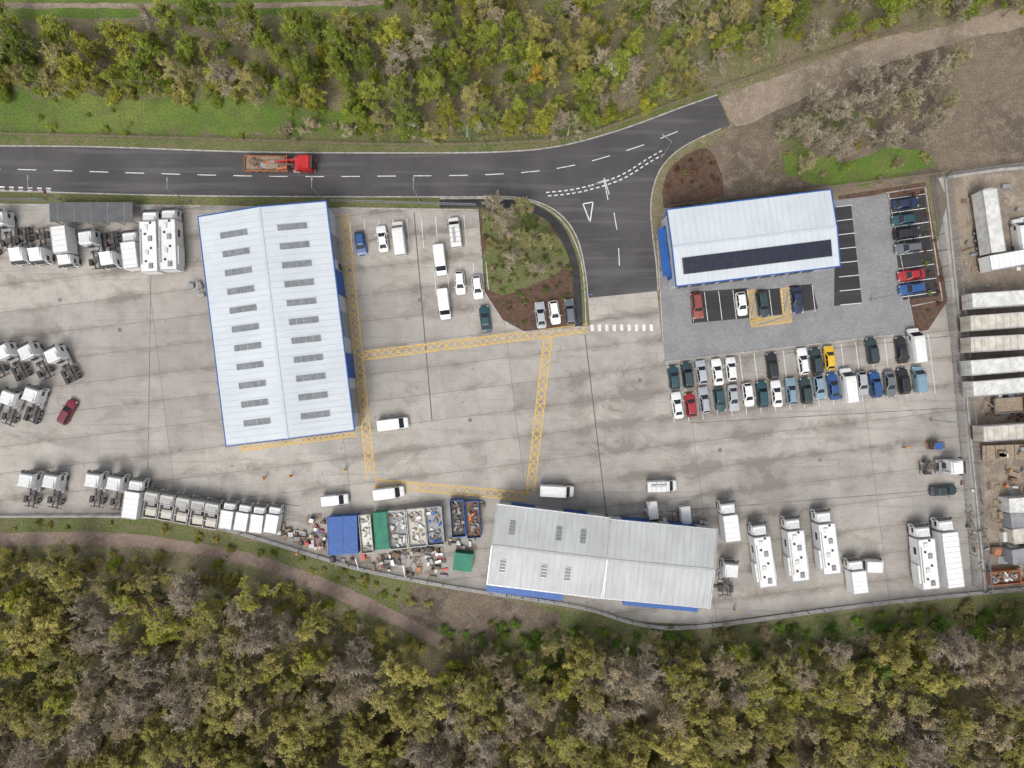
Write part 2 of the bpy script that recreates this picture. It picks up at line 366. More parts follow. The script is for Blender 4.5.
baylines(350,222,478,214,9,30,.026,5); baylines(434,268,486,262,4,28,.026,5)
b.obj('white_road_marking')
b=MB()
def hatch(p,q,w=1.4):
    a=Vector(P(*p)); c=Vector(P(*q)); d=c-a; Ln=d.length; d.normalize(); n=Vector((-d.y,d.x)); zz=.026
    for s in(-1,1): ribbon(b,[tuple(a+n*w/2*s),tuple(c+n*w/2*s)],.17,zz,zz,m_yellow)
    k=0
    while k+w<Ln:
        for s in(1,-1): ribbon(b,[tuple(a+d*k+n*w/2*s),tuple(a+d*(k+w)-n*w/2*s)],.15,zz+.001*(s+2),zz+.001*(s+2),m_yellow)
        k+=w
hatch((344,214),(371,478)); hatch((362,356),(588,328)); hatch((548,337),(530,494)); hatch((374,483),(532,497)); hatch((240,448),(357,433),1.0)
def boxhatch(poly):
    w=W(poly)
    for i in range(4): ribbon(b,[w[i],w[(i+1)%4]],.14,.036,.036,m_yellow)
    n=6
    def lerp(a,c,t): return (a[0]+(c[0]-a[0])*t,a[1]+(c[1]-a[1])*t)
    for i in range(1,n):
        t=i/n
        ribbon(b,[lerp(w[0],w[1],t),lerp(w[0],w[3],t)],.1,.037,.037,m_yellow)
        ribbon(b,[lerp(w[1],w[2],t),lerp(w[3],w[2],t)],.1,.038,.038,m_yellow)
boxhatch([(748,291),(757,290),(760,318),(750,320)]); boxhatch([(780,289),(789,287),(793,312),(783,315)]); boxhatch([(750,320),(790,315),(792,322),(752,327)])
b.obj('yellow_hatch_marking')
# ------------------------------------------------------------ fences
def palisade(name,pts,h=2.2,mat=m_galv,base=True):
    b=MB(); T=plen(pts); s=0
    while s<T:
        p,a=along(pts,s); b.box((p[0],p[1],h/2),(.1,.1,h),mat,math.degrees(a)); s+=2.75
    s=0
    while s<T:
        p,a=along(pts,s); b.box((p[0],p[1],h/2+.1),(.08,.025,h),mat,math.degrees(a)); s+=.3
    for zz in(.5,h-.3): ribbon(b,pts,.05,zz,zz+.06,mat)
    if base: ribbon(b,[(x,y-.35) for x,y in pts],.5,0,.35,m_conc)
    return b.obj(name)
palisade('palisade_fence',smooth(W([(-90,515),(0,514),(120,514),(180,518),(240,531),(310,552),(360,567),(430,581),(490,591),(580,605),(640,622),(700,624),(860,603),(984,590)]),4))
palisade('palisade_fence',W([(985,590),(962,350),(945,176)]))
palisade('palisade_fence',W([(972,585),(950,340),(930,178)]),base=False)
palisade('palisade_fence',W([(945,176),(1000,168),(1100,160)]))
palisade('palisade_fence',W([(984,590),(1100,578)]))
palisade('palisade_fence',smooth(W([(-90,134),(0,135),(200,140),(420,146),(560,140),(620,124),(690,98),(716,90)]),4),1.3,m_wood,False)
palisade('palisade_fence',W([(-90,200),(48,201)]),1.8,m_galv,False)
palisade('palisade_fence',W([(333,202),(476,206)]),1.8,m_galv,False)
palisade('palisade_fence',W([(716,90),(850,46),(935,22)]),1.3,m_wood,False)
palisade('palisade_fence',W([(668,207),(830,188),(944,174)]),1.6,m_wood,False)
# ------------------------------------------------------------ buildings
def gable(name,c,rot,Wd,D,he,hr,roof,wall,trim,sky,seam=1.0,ov=.35,doors=(),seamm=None):
    e=empty(name,(c[0],c[1],0),rot)
    a=math.atan2(hr-he,Wd/2); ta=math.tan(a)
    X=Wd/2-ov;Y=D/2-ov
    b=MB(); pf=[(-X,0),(X,0),(X,he-.2),(0,hr-.25),(-X,he-.2)]
    vs=[(x,-Y,z) for x,z in pf]+[(x,Y,z) for x,z in pf]
    b.add(vs,[(0,1,2,3,4),(9,8,7,6,5)]+[(i,(i+1)%5,5+(i+1)%5,5+i) for i in range(5)],wall)
    n=int(D/1.2)
    for i in range(n):
        yy=-Y+ (i+.5)*2*Y/n
        for s in(-1,1): b.box((s*(X+.03),yy,he*.5+.3),(.06,.08,he-1.2),wall)
    b.obj('walls',parent=e)
    b=MB(); X=Wd/2; Y=D/2; ze=he; t=.14
    for s in(-1,1):
        vs=[(0,-Y,hr),(s*X,-Y,ze),(s*X,Y,ze),(0,Y,hr)]; vs+= [(x,y,zz-t) for x,y,zz in vs]
        b.add(vs,[(0,1,2,3),(7,6,5,4),(0,1,5,4),(1,2,6,5),(2,3,7,6)],roof)
    n=int(D/seam); ls=math.hypot(X,hr-he)
    for i in range(n+1):
        yy=-Y+.05+i*(D-.1)/n
        for s in(-1,1): b.box((s*X/2,yy,(hr+he)/2+.02),(ls,.05,.045),seamm or m_seam,0,s*a)
    b.box((0,0,hr+.04),(.4,D,.06),seamm or m_seam)
    b.obj('roof',parent=e)
    b=MB()
    for s in(-1,1): b.box((s*(X+.1),0,he-.12),(.18,D+.36,.26),trim)
    for s in(-1,1):
        for q in(-1,1): b.box((q*X/2,s*(Y+.08),(hr+he)/2-.06),(ls,.15,.32),trim,0,q*a)
    b.obj('gutter_and_fascia',parent=e)
    if sky:
        b=MB()
        for (x,y,w,d) in sky:
            s=1 if x>0 else -1; zz=hr-abs(x)*ta
            b.box((x,y,zz+.08),(w,d,.07),m_roofl,0,s*a)
            for k in range(5): b.box((x+(k-2)*w/4.05*math.cos(a),y,hr-abs(x+(k-2)*w/4.05)*ta+.12),(.06,d+.04,.04),m_alu,0,s*a)
        b.obj('rooflights',parent=e)
    b=MB()
    for (side,pos,w,h,mt) in doors:
        if side=='+x': b.box((Wd/2-ov+.08,pos,h/2),(.12,w,h),mt)
        if side=='-x': b.box((-Wd/2+ov-.08,pos,h/2),(.12,w,h),mt)
        if side=='+y': b.box((pos,D/2-ov+.06,h/2),(w,.12,h),mt)
        if side=='-y': b.box((pos,-D/2+ov-.06,h/2),(w,.12,h),mt)
    if doors: b.obj('doors_and_windows',parent=e)
    return e
sk=[(s*4.75,(i-5)*3.06-.2,4.6,.95) for i in range(11) for s in(-1,1)]
gable('industrial_warehouse',(-38.3,9.8),7,20.8,37.4,7,8.4,m_roof1,m_wall,m_blue,sk,
  doors=[('+x',y,4.2,4.6,m_blue if i%2 else m_grey) for i,y in enumerate((-14,-8,-1,6,12))]+[('-y',-4,4.5,4.8,m_blue),('-y',4,4.5,4.8,m_blue),('+x',9,1.1,2.1,m_glass),('+y',0,4,4.5,m_grey)])
e=gable('office_building',(39.35,23.8),7-90,12.4,26.8,6.6,7.1,m_roof1,m_wall,m_blue,[],
  doors=[('+x',-11+i*2.4,1.6,1.4,m_glass) for i in range(10)]+[('-y',0,3,3,m_glass),('-y',3.5,2,3,m_blue),('-y',-3.5,2,3,m_blue)])
b=MB()
for i in range(23):
    for j in range(2): b.box((2.55+j*1.3,-11.4+i*1.05,6.6+(6.2-(2.55+j*1.3))/6.2*.5+.15),(1.24,.99,.05),m_pv,0,math.atan2(.5,6.2))
b.box((3.2,.1,6.9),(2.7,24.4,.05),m_chassis,0,math.atan2(.5,6.2))
b.obj('solar_panels',parent=e)
b=MB(); b.box((0,-13.9,3.2),(8,1.3,.2),m_blue); b.box((2.7,-14.3,1.6),(.15,.15,3.1),m_galv); b.box((-2.7,-14.3,1.6),(.15,.15,3.1),m_galv); b.obj('entrance_canopy',parent=e)
sky3=[(sx*3.2,y,2.2,.9) for sx,ys in((-1,(-6.5,1.2,5.2)),(1,(-7.3,-.5,3.4))) for y in ys]
e=gable('industrial_unit',(6.1,-27.5),-7+90,13.1,18.8,5.6,6.5,m_roof3,m_wall,m_alu,[(-x,-y,w,d) for x,y,w,d in sky3],doors=[('+x',5,4,4,m_blue),('+x',-4,4,4,m_blue)],seamm=m_seam3)
b=MB(); b.box((-7.6,3.0,2.6),(2.2,13,.2),m_blue,0,-.05); b.box((-7.7,3.0,1.25),(1.9,12.8,2.5),m_blue); b.obj('lean_to',parent=e)
e=gable('industrial_unit',(24.3,-29.5),-5.4+90,12.8,17.4,5.9,6.5,m_roof3,m_wall,m_alu,[],doors=[('+x',4,4.5,4.2,m_blue),('+x',-4,4.5,4.2,m_blue)],seamm=m_seam3)
b=MB(); b.box((-7.3,-1.5,2.6),(1.9,12.6,.2),m_blue,0,-.05); b.box((-7.4,-1.5,1.25),(1.6,12.4,2.5),m_blue); b.obj('lean_to',parent=e)
b=MB(); b.box((0,0,2.9),(14,3.3,.14),m_roofdk,0,0,1,1,.05); b.box((0,1.4,1.4),(13.8,.12,2.8),m_grey)
for i in range(6): b.box((-6.6+i*2.64,-1.45,1.4),(.12,.12,2.8),m_galv)
for i in range(5): b.box((-5.6+i*2.8,0,3.0),(.06,3.3,.05),m_grey,0,0,1,1,.05)
x,y=P(91,212,3); b.obj('canopy_shelter',(x,y,0),0)
# ------------------------------------------------------------ vehicles
def wheels(b,xs,y,r,w,n=12):
    for x in xs:
        for s in(-1,1):
            b.cyl((x,s*y,r),r,w,'y',m_tyre,n); b.cyl((x,s*(y+w/2+.005),r),r*.55,.03,'y',m_alu,8)
def ring(x0,x1,w,z,c):
    return [(x1-c,-w,z),(x1,-w+c,z),(x1,w-c,z),(x1-c,w,z),(x0+c,w,z),(x0,w-c,z),(x0,-w+c,z),(x0+c,-w,z)]
def car_mesh(kind):
    b=MB()
    L2,H_,gx0,gx1,tx0,tx1={'hatch':(2.05,1.46,-1.9,1.0,-1.5,.35),'saloon':(2.3,1.43,-1.75,1.0,-1.1,.25),'estate':(2.3,1.46,-2.15,.95,-1.85,.2),'suv':(2.25,1.68,-2.1,1.0,-1.8,.45)}[kind]
    k=.08 if kind=='suv' else 0; w=.89+k*.4
    st=[(L2,w*.60,.42,.60+k),(L2-.12,w*.84,.32,.70+k),(L2-.45,w*.97,.26,.80+k),(1.0,w,.24,.93+k),(0,w,.24,.95+k),(-1.2,w,.24,.97+k),(-L2+.4,w*.98,.26,.96+k),(-L2+.1,w*.88,.32,.90+k),(-L2,w*.72,.45,.78+k)]
    b.loft(st,m_paint,ch=.1,crown=.035)
    z0=.93+k
    r0=ring(gx0,gx1,.79+k*.3,z0,.16); r1=ring(tx0,tx1,.60+k*.6,H_-.04,.14); r2=ring(tx0+.15,tx1-.12,.48+k*.6,H_,.12)
    fs=[(i,(i+1)%8,8+(i+1)%8,8+i) for i in range(8)]
    ms=[m_paint,m_glass,m_paint,m_glass,m_paint,m_glass,m_paint,m_glass]
    b.add(r0+r1,fs,ms); b.add(r1+r2,fs+[tuple(range(8,16))],m_paint)
    for s in(-1,1):
        b.box((-.35,s*.715,(z0+H_)/2-.02),(.09,.04,H_-z0),m_paint,0,0,1,1,s*.35)
        b.box((.72,s*1.0,.98+k),(.14,.2,.13),m_paint)
        b.box((L2-.22,s*.60,.66+k),(.3,.34,.1),m_head,-s*18)
        b.box((-L2+.12,s*.66,.82+k),(.16,.24,.14),m_tail,s*12)
    b.box((L2-.02,0,.5),(.06,.9,.2),m_black); b.box((-L2+.01,0,.5),(.05,1.0,.16),m_black)
    if kind in('suv','estate'):
        for s in(-1,1): b.box((-.7,s*(.52+k*.6),H_+.03),(1.9,.04,.04),m_black)
    wheels(b,(L2-.82,-L2+.8),.80+k*.3,.32+k*.4,.2)
    return b.mesh(kind)
CARS={k:car_mesh(k) for k in('hatch','saloon','estate','suv')}
def van_mesh(Ln=5.2,Ht=2.05,w=.98,rack=False):
    b=MB(); f=Ln/2
    st=[(f,w*.68,.4,.78),(f-.14,w*.9,.32,.98),(f-.75,w*.97,.28,1.18),(f-1.45,w,.28,Ht-.14),(f-1.9,w,.28,Ht),(0,w,.28,Ht+.02),(-f+.15,w,.28,Ht),(-f,w*.95,.32,Ht-.1)]
    b.loft(st,m_paint,[None,None,m_glass,None,None,None,None],None,ch=.14,crown=.04)
    for i in range(5): b.box((f-2.3-i*(Ln-2.9)/5,0,Ht+.035),(.06,w*1.5,.05),m_paint)
    for s in(-1,1):
        b.box((f-1.65,s*(w+.004),1.42),(.75,.03,.42),m_glass,0,0,.75); b.box((f-1.1,s*(w+.12),1.2),(.12,.22,.26),m_black)
        b.box((f-.22,s*.72,.8),(.26,.26,.14),m_head,-s*20); b.box((-f,s*(w-.12),1.1),(.05,.12,.4),m_tail)
    b.box((f-.01,0,.5),(.06,1.3,.22),m_black); b.box((-f-.02,0,1.35),(.03,w*1.4,.45),m_glass)
    if rack:
        for i in range(4): b.box((f-2.1-i*.8,0,Ht+.16),(.06,w*1.7,.05),m_alu)
        b.box((f-3.3,.2,Ht+.24),(2.6,.36,.06),m_alu)
    wheels(b,(f-.95,-f+1.0),w-.12,.34,.22); return b.mesh('van')
VAN=van_mesh(); VANL=van_mesh(5.9,2.5,1.02); VANR=van_mesh(5.2,2.05,.98,True); VANS=van_mesh(4.5,1.85,.92)
def cab(b,x1,ln,zt,w=1.24,defl=True,mat=None):
    mat=mat or m_paint
    b.loft([(x1-.02,w*.90,.42,1.6),(x1-.3,w,.42,zt-.35),(x1-.55,w,.5,zt),(x1-ln+.1,w,.7,zt+.05),(x1-ln,w*.96,.8,zt)],mat,[m_glass,None,None,None],ch=.18,crown=.05)
    b.box((x1-.12,0,zt-.22),(.36,w*1.7,.07),m_black,0,.15)
    b.box((x1-.02,0,1.0),(.08,w*1.3,.5),m_black)
    for s in(-1,1):
        b.box((x1-.85,s*(w+.005),1.95),(.8,.03,.6),m_glass); b.box((x1-.12,s*(w+.2),2.0),(.14,.24,.7),m_black)
        b.box((x1+.0,s*w*.72,.8),(.1,.4,.2),m_head); b.box((x1-.9,s*(w+.02),.6),(.7,.08,.3),m_black)
    if defl:
        b.add([(x1-.9,-.8,zt+.06),(x1-.9,.8,zt+.06),(x1-ln+.1,.95,zt+.45),(x1-ln+.1,-.95,zt+.45),(x1-ln+.1,-1.05,zt),(x1-ln+.1,1.05,zt)],[(0,1,2,3),(0,3,4),(1,5,2),(3,2,5,4)],mat)
    else:
        b.box((x1-ln*.55,0,zt+.1),(.7,.8,.1),m_black)
def tractor_mesh(axles=2,defl=True,big=True):
    b=MB(); x1=3.1; cab(b,x1,2.5 if big else 2.2,3.35 if big else 2.8,defl=defl)
    for s in(-1,1): b.box((-1.2,s*.42,.85),(4.2,.1,.26),m_chassis)
    for x in(-3.1,-1.9,-.6,.3): b.box((x,0,.85),(.12,.84,.2),m_chassis)
    b.cyl((-1.7,0,1.08),.52,.1,'z',m_chassis,14); b.box((-2.1,0,1.14),(.5,.16,.05),m_black)
    for s in(-1,1):
        b.cyl((.0,s*.95,.65),.3,1.0,'x',m_grey,10)
        for x in ((-2.0,) if axles==2 else (-1.4,-2.7)):
            b.box((x,s*.98,1.1),(1.0,.55,.06),m_black); b.box((x-.55,s*.98,.95),(.06,.55,.32),m_black); b.box((x+.55,s*.98,.95),(.06,.55,.32),m_black)
    b.box((.2,0,1.1),(.6,1.6,.06),m_grey); b.cyl((.42,-.7,2.1),.09,2,'z',m_grey,8); b.box((.44,.2,1.6),(.12,.9,.9),m_black)
    b.box((-3.2,0,.75),(.08,2.3,.16),m_black)
    for s in(-1,1): b.box((-3.24,s*.9,.78),(.05,.4,.12),m_tail)
    wheels(b,(2.0,)+((-2.0,) if axles==2 else (-1.4,-2.7)),.98,.5,.34); return b.mesh('tractor')
TR=[tractor_mesh(2),tractor_mesh(3)]
def boxlorry_mesh(Ln=8,kind=0,w=1.26):
    b=MB(); f=Ln/2; cab(b,f,1.9,2.9 if kind!=2 else 2.6,defl=kind!=2)
    bl=Ln-2.15; cx=-f+bl/2; zt=3.6
    if kind==3: zt=2.6
    if kind==2:
        b.box((cx,0,1.15),(bl,w*2,.14),m_wood)
        for s in(-1,1): b.box((cx,s*w,1.4),(bl,.05,.45),m_alu)
        b.box((-f,0,1.4),(.05,w*2,.45),m_alu)
    elif kind==3:
        b.box((cx,0,1.15),(bl,w*2,.14),m_wood)
        for s in(-1,1): b.box((cx,s*w,1.8),(bl,.08,1.3),m_paint); b.box((cx+s*bl/2,0,1.8),(.08,w*2-.1,1.3),m_paint)
        b.box((cx-.3,0,1.7),(bl*.55,w*1.5,.9),m_cream); b.box((cx,0,2.55),(.08,w*2,.08),m_alu); b.box((cx+bl*.34,.2,1.6),(.6,1.2,.7),m_grey)
    else:
        b.box((cx,0,.9+(zt-.9)/2),(bl,w*2,zt-.9),m_paint)
        for s in(-1,1): b.box((cx,s*(w-.02),zt+.03),(bl+.02,.1,.08),m_alu)
        for x in(-f+.03,-f+bl-.03): b.box((x,0,zt+.03),(.1,w*2-.18,.08),m_alu)
        if kind==0:
            for i in range(int(bl/.9)): b.box((-f+.6+i*.9,0,zt+.012),(.04,w*1.9,.024),m_galv)
        if kind==1:
            for i,x in enumerate((-.38,-.12,.16,.38)):
                b.box((cx+x*bl,(.3 if i%2 else -.35),zt+.14),(.9,.7,.26),m_wroof if i%2 else m_grey,0,0,.85,.85)
                b.cyl((cx+x*bl+.75,(.45 if i%2==0 else -.45),zt+.08),.2,.14,'z',m_black,10)
            for s in(-1,1):
                b.box((cx-.2*bl,s*(w+.12),2.2),(bl*.36,.26,2.1),m_paint); b.box((cx+.25*bl,s*(w+.02),2.4),(1.2,.05,.7),m_glass)
            b.box((cx,w-.3,zt+.16),(bl*.7,.08,.2),m_alu)
    for s in(-1,1): b.box((0,s*.42,.75),(Ln-.6,.12,.26),m_chassis); b.box((cx,s*(w-.06),.65),(bl*.5,.06,.4),m_alu); b.box((-f-.02,s*.9,.8),(.05,.4,.14),m_tail)
    b.box((-f+.1,0,.6),(.1,2.2,.14),m_black)
    wheels(b,(f-1.1,-f+1.6)+((-f+2.7,) if Ln>9 else ()),.98,.48,.32); return b.mesh('box_lorry')
BL={'s':boxlorry_mesh(6.6,0),'m':boxlorry_mesh(8.4,0),'l':boxlorry_mesh(10.6,1,1.42),'f':boxlorry_mesh(7,2),'xl':boxlorry_mesh(11.5,0,1.42),'o':boxlorry_mesh(4.8,3,1.15)}
def trailer_mesh(Ln,kind,seed=0):
    r=random.Random(seed); b=MB(); f=Ln/2; w=1.27
    roof={'cream':m_cream,'white':m_wroof,'grey':m_grey}.get(kind,m_wroof)
    if kind=='flat':
        b.box((0,0,1.25),(Ln,w*2,.16),m_wood)
        for i in range(8): b.box((-f+.6+i*(Ln-1.2)/7,0,1.34),(.1,w*2,.03),m_chassis)
        for i in range(7): b.box((r.uniform(-f+1,f-1),r.uniform(-.6,.6),1.6),(r.uniform(.6,1.8),r.uniform(.5,1),.6),r.choice([m_wroof,m_rust,m_wood,m_grey]),r.uniform(-5,5))
    else:
        zt=3.95
        b.box((0,0,1.2+(zt-1.2)/2),(Ln,w*2,zt-1.2),roof)
        for s in(-1,1): b.box((0,s*(w-.03),zt+.03),(Ln+.02,.12,.08),m_alu)
        for i in range(int(Ln/1.2)): b.box((-f+.6+i*1.2,0,zt+.015),(.06,w*1.86,.03),m_galv if kind=='cream' else m_wroof)
        b.box((-f-.02,0,2.6),(.06,.06,2.5),m_alu); b.box((f+.12,0,2.9),(.3,1.6,1.6),m_wroof)
    for s in(-1,1): b.box((0,s*.45,1.0),(Ln-.4,.12,.26),m_chassis); b.box((f-2.4,s*.7,.55),(.14,.14,1.1),m_chassis)
    b.box((-f,0,.8),(.08,2.3,.16),m_black)
    for s in(-1,1): b.box((-f-.03,s*.85,1.0),(.05,.5,.14),m_tail)
    wheels(b,(-f+1.4,-f+2.7,-f+4.0),1.02,.5,.36); return b.mesh('trailer')
TL={'cream':trailer_mesh(13.4,'cream'),'white':trailer_mesh(13.4,'white'),'short':trailer_mesh(10.5,'white'),'flat':trailer_mesh(12.5,'flat',4)}
WHITE=(.78,.78,.77)
C=dict(w=(.78,.78,.77),s=(.38,.40,.42),g=(.12,.13,.14),k=(.018,.019,.022),t=(.015,.06,.08),b=(.02,.08,.24),n=(.015,.03,.08),r=(.33,.015,.025),o=(.65,.40,.02),lb=(.18,.28,.35),gt=(.025,.045,.05),m=(.16,.012,.03),br=(.26,.06,.04))
def veh(me,name,px,py,hd,col=WHITE,h=.9):
    x,y=P(px,py,h); v=R.uniform(.88,1.03); return place(me,name,(x,y,.03),hd,None,tuple(c*v for c in col))
def car(kind,px,py,hd,c): return veh(CARS[kind],'parked_car',px+R.uniform(-.6,.6),py+R.uniform(-1,1),hd+R.uniform(-2,2),C[c],.8)
UP=97;DN=-83
for k,x,y,c in [('hatch',674,377,'t'),('suv',688,375,'gt'),('hatch',702,373,'s'),('saloon',717,371,'w'),('hatch',732,369,'w'),('suv',773,366,'k'),('estate',803,361,'w'),('suv',816,360,'gt'),('hatch',830,358,'o'),('suv',872,351,'gt'),('saloon',902,349,'k')]: car(k,x,y,UP if R.random()<.6 else DN,c)
for k,x,y,c in [('saloon',678,405,'w'),('hatch',691,404,'r'),('estate',705,401,'s'),('hatch',720,400,'t'),('saloon',734,398,'s'),('hatch',748,395,'w'),('suv',762,394,'t'),('saloon',777,393,'w'),('estate',792,391,'lb'),('suv',806,390,'gt'),('hatch',820,388,'lb'),('saloon',834,386,'b'),('hatch',862,383,'s'),('suv',875,385,'b'),('saloon',890,384,'g'),('suv',904,381,'k')]: car(k,x,y,UP if R.random()<.5 else DN,c)
veh(VANL,'panel_van',849,385,UP,WHITE,1.5); veh(VANS,'panel_van',920,379,UP,C['lb'],1.2); veh(VANL,'panel_van',917,345,UP,WHITE,1.5)
for k,x,y,c in [('suv',698,306,'br'),('hatch',742,304,'w'),('suv',763,303,'gt'),('saloon',797,300,'n')]: car(k,x,y,DN,c)
for k,x,y,c in [('saloon',905,203,'n'),('hatch',904,219,'t'),('suv',907,233,'k'),('estate',908,247,'g'),('saloon',911,275,'r'),('suv',912,289,'b')]: car(k,x,y,7 if R.random()<.5 else 187,c)
for k,x,y,c in [('hatch',361,243,'b'),('saloon',382,239,'w'),('hatch',460,282,'w'),('hatch',478,287,'w'),('saloon',485,319,'t'),('saloon',541,316,'s'),('hatch',555,313,'w'),('suv',570,311,'g')]: car(k,x,y,UP if k!='hatch' else DN,c)
for me,x,y,hd in [(VANL,399,238,UP),(VANR,455,232,UP),(VAN,440,260,DN),(VAN,444,304,DN),(VAN,393,424,7),(VAN,389,493,7),(VANS,335,500,5),(VANL,557,491,-3),(VANR,662,486,2)]: veh(me,'panel_van',x,y,hd,WHITE,1.2)
car('estate',67,411,60,'m'); car('saloon',943,491,5,'gt')
def tractor(i,px,py,hd): return veh(TR[i],'truck_tractor_unit',px,py,hd+R.uniform(-2,2),WHITE,1.8)
for i,(x,y) in enumerate([(4,230),(21,246),(40,246)]): tractor(i%2,x,y,UP if i==0 else DN)
tractor(0,-14,240,UP); tractor(1,-34,240,UP)
veh(BL['s'],'box_lorry',64,247,DN,WHITE,2.5)
for i,(x,y) in enumerate([(92,249),(110,250)]): tractor(i,x,y,DN if i else UP)
veh(BL['s'],'box_lorry',132,250,UP,WHITE,2.5)
veh(BL['l'],'exhibition_lorry',150,241,UP-5,WHITE,3); veh(BL['l'],'exhibition_lorry',169,239,UP-5,WHITE,3)
for i,(x,y) in enumerate([(-10,360),(12,361),(36,361),(62,364)]): tractor(i%2,x,y,118)
for i,(x,y) in enumerate([(-12,408),(10,407),(33,404)]): tractor((i+1)%2,x,y,70)
for x,y,k in [(30,489,'t'),(54,490,'t'),(96,489,'t'),(117,492,'t'),(135,498,'b')]:
    if k=='t': tractor(0,x,y,82)
    else: veh(BL['s'],'box_lorry',x,y,82,WHITE,2.5)
for i in range(4): veh(BL['o'],'equipment_lorry',153+i*15.5,503+i*2.8,80+R.uniform(-3,3),(.5,.49,.46),1.8)
veh(BL['o'],'equipment_lorry',213,514,80,(.5,.49,.46),1.8)
for x,y in [(228,515),(243,517),(258,519),(273,519)]: veh(BL['s'],'box_lorry',x,y,80+R.uniform(-3,3),WHITE,2.5).scale=(.68,.82,.85)
veh(BL['s'],'box_lorry',729,521,UP,WHITE,2.5)
for x,y in [(763,555),(796,549),(827,542)]: veh(BL['l'],'exhibition_lorry',x,y,UP-1+R.uniform(-2,2),WHITE,3)
veh(BL['l'],'exhibition_lorry',926,557,UP-1,WHITE,3); veh(BL['xl'],'box_lorry',950,553,UP,WHITE,3)
tractor(0,728,578,UP-10); veh(BL['s'],'box_lorry',857,576,UP,WHITE,2.5).scale=(.85,1,.9); veh(VANL,'panel_van',875,566,-2,WHITE,1.5).scale=(.6,1,1)
tractor(0,942,467,3)
veh(VANS,'panel_van',653,514,DN,WHITE,1.2); veh(VANS,'panel_van',686,519,DN,WHITE,1.2)
for x,y,k in [(1006,299,'white'),(1006,321,'cream'),(1006,343,'cream'),(1008,365,'white'),(1009,386,'white'),(1020,431,'cream')]: veh(TL[k],'semi_trailer',x+R.uniform(-1,3),y,4+R.uniform(-1,1),WHITE,3)
veh(TL['flat'],'flatbed_trailer',1020,452,2,WHITE,1.5); veh(TL['short'],'semi_trailer',990,222,UP+1,WHITE,3); veh(BL['m'],'box_lorry',1010,260,10,WHITE,2.5); veh(VANL,'panel_van',1022,235,UP,WHITE,1.5)
veh(BL['f'],'dropside_lorry',1018,405,4,C['br'],2)
b=MB(); cab(b,6.0,2.2,3.2,mat=m_red)
for s in(-1,1): b.box((0,s*.42,.85),(11,.12,.28),m_chassis)
b.box((3.2,0,1.5),(.7,2.3,1.2),m_red); b.box((2.4,0,1.2),(.8,1.2,.6),m_black); b.cyl((2.5,.3,2.0),.2,1.4,'z',m_red,10)
b.box((1.2,.2,2.7),(3.2,.22,.26),m_red,8); b.box((1.4,-.25,2.4),(2.6,.16,.2),m_rust,-6)
b.box((-2.1,0,1.2),(7.4,2.5,.16),m_wood)
for s in(-1,1): b.box((-2.1,s*1.26,1.5),(7.4,.07,.55),m_orange); b.box((2.9,s*1.0,.7),(1.2,.5,.5),m_alu)
b.box((-5.8,0,1.5),(.07,2.5,.55),m_orange); b.box((1.6,0,1.9),(.08,2.5,1.3),m_orange)
rr=random.Random(3)
for i in range(16): b.box((rr.uniform(-5.2,1.0),rr.uniform(-.8,.8),1.55+rr.uniform(0,.3)),(rr.uniform(.4,2.2),rr.uniform(.2,.9),rr.uniform(.2,.6)),rr.choice([m_rust,m_wood,m_grey,m_orange,m_rust]),rr.uniform(-30,30))
wheels(b,(4.8,-2.8,-4.1),.98,.5,.34)
x,y=P(279,164,1.5); b.obj('red_lorry',(x,y,.03),-1)
b=MB(); b.box((0,0,.7),(1.9,1.15,.8),m_orange,0,0,.9,.9); b.box((-.7,0,1.2),(.6,1.1,.5),m_black)
for sx in(-.5,.5):
    for s in(-1,1): b.box((sx,s*.5,1.6),(.07,.07,1.1),m_black)
b.box((0,0,2.15),(1.2,1.15,.07),m_blue)
for s in(-1,1): b.box((1.05,s*.35,1.2),(.1,.1,2.2),m_chassis); b.box((1.7,s*.3,.12),(1.2,.12,.05),m_chassis)
wheels(b,(.65,-.65),.5,.3,.22); x,y=P(931,445); b.obj('forklift_truck',(x,y,.02),5)
# ------------------------------------------------------------ containers, skips, scrap
def container(name,px,py,rot,mat,Ln=6.0,w=2.44,h=2.6):
    b=MB(); b.box((0,0,h/2),(Ln,w,h),mat)
    for i in range(int(Ln/.3)):
        b.box((-Ln/2+.2+i*.3,0,h+.015),(.12,w-.2,.03),mat)
        for s in(-1,1): b.box((-Ln/2+.2+i*.3,s*(w/2+.015),h/2),(.12,.03,h-.3),mat)
    for s in(-1,1):
        b.box((0,s*(w/2-.02),h+.03),(Ln+.06,.12,.1),mat)
        for k in(-.3,.3): b.cyl((Ln/2+.05,s*.6+k,h/2),.03,h-.3,'z',m_galv,6)
    x,y=P(px,py,h); return b.obj(name,(x,y,.03),rot)
def skip(name,px,py,rot,mat,Ln=5,w=2.3,h=1.6,seed=0,fill=(m_rust,m_wood,m_wroof,m_grey)):
    r=random.Random(seed); b=MB(); t=.08
    b.box((0,0,.1),(Ln,w,.14),mat); b.box((0,0,h*.35),(Ln-.2,w-.2,h*.6),fill[0])
    for s in(-1,1):
        b.box((0,s*w/2,h/2+.03),(Ln,t,h),mat); b.box((s*Ln/2,0,h/2+.03),(t,w-.1,h),mat)
        for i in range(6): b.box((-Ln/2+.4+i*(Ln-.8)/5,s*(w/2+.07),h/2),(.1,.07,h-.1),mat)
    for i in range(30): b.box((r.uniform(-Ln/2+.5,Ln/2-.5),r.uniform(-w/2+.4,w/2-.4),h*.65+r.uniform(.05,.35)),(r.uniform(.2,1.1),r.uniform(.1,.6),r.uniform(.1,.4)),r.choice(fill),r.uniform(0,180),r.uniform(-.3,.3))
    x,y=P(px,py,1); return b.obj(name,(x,y,.03),rot)
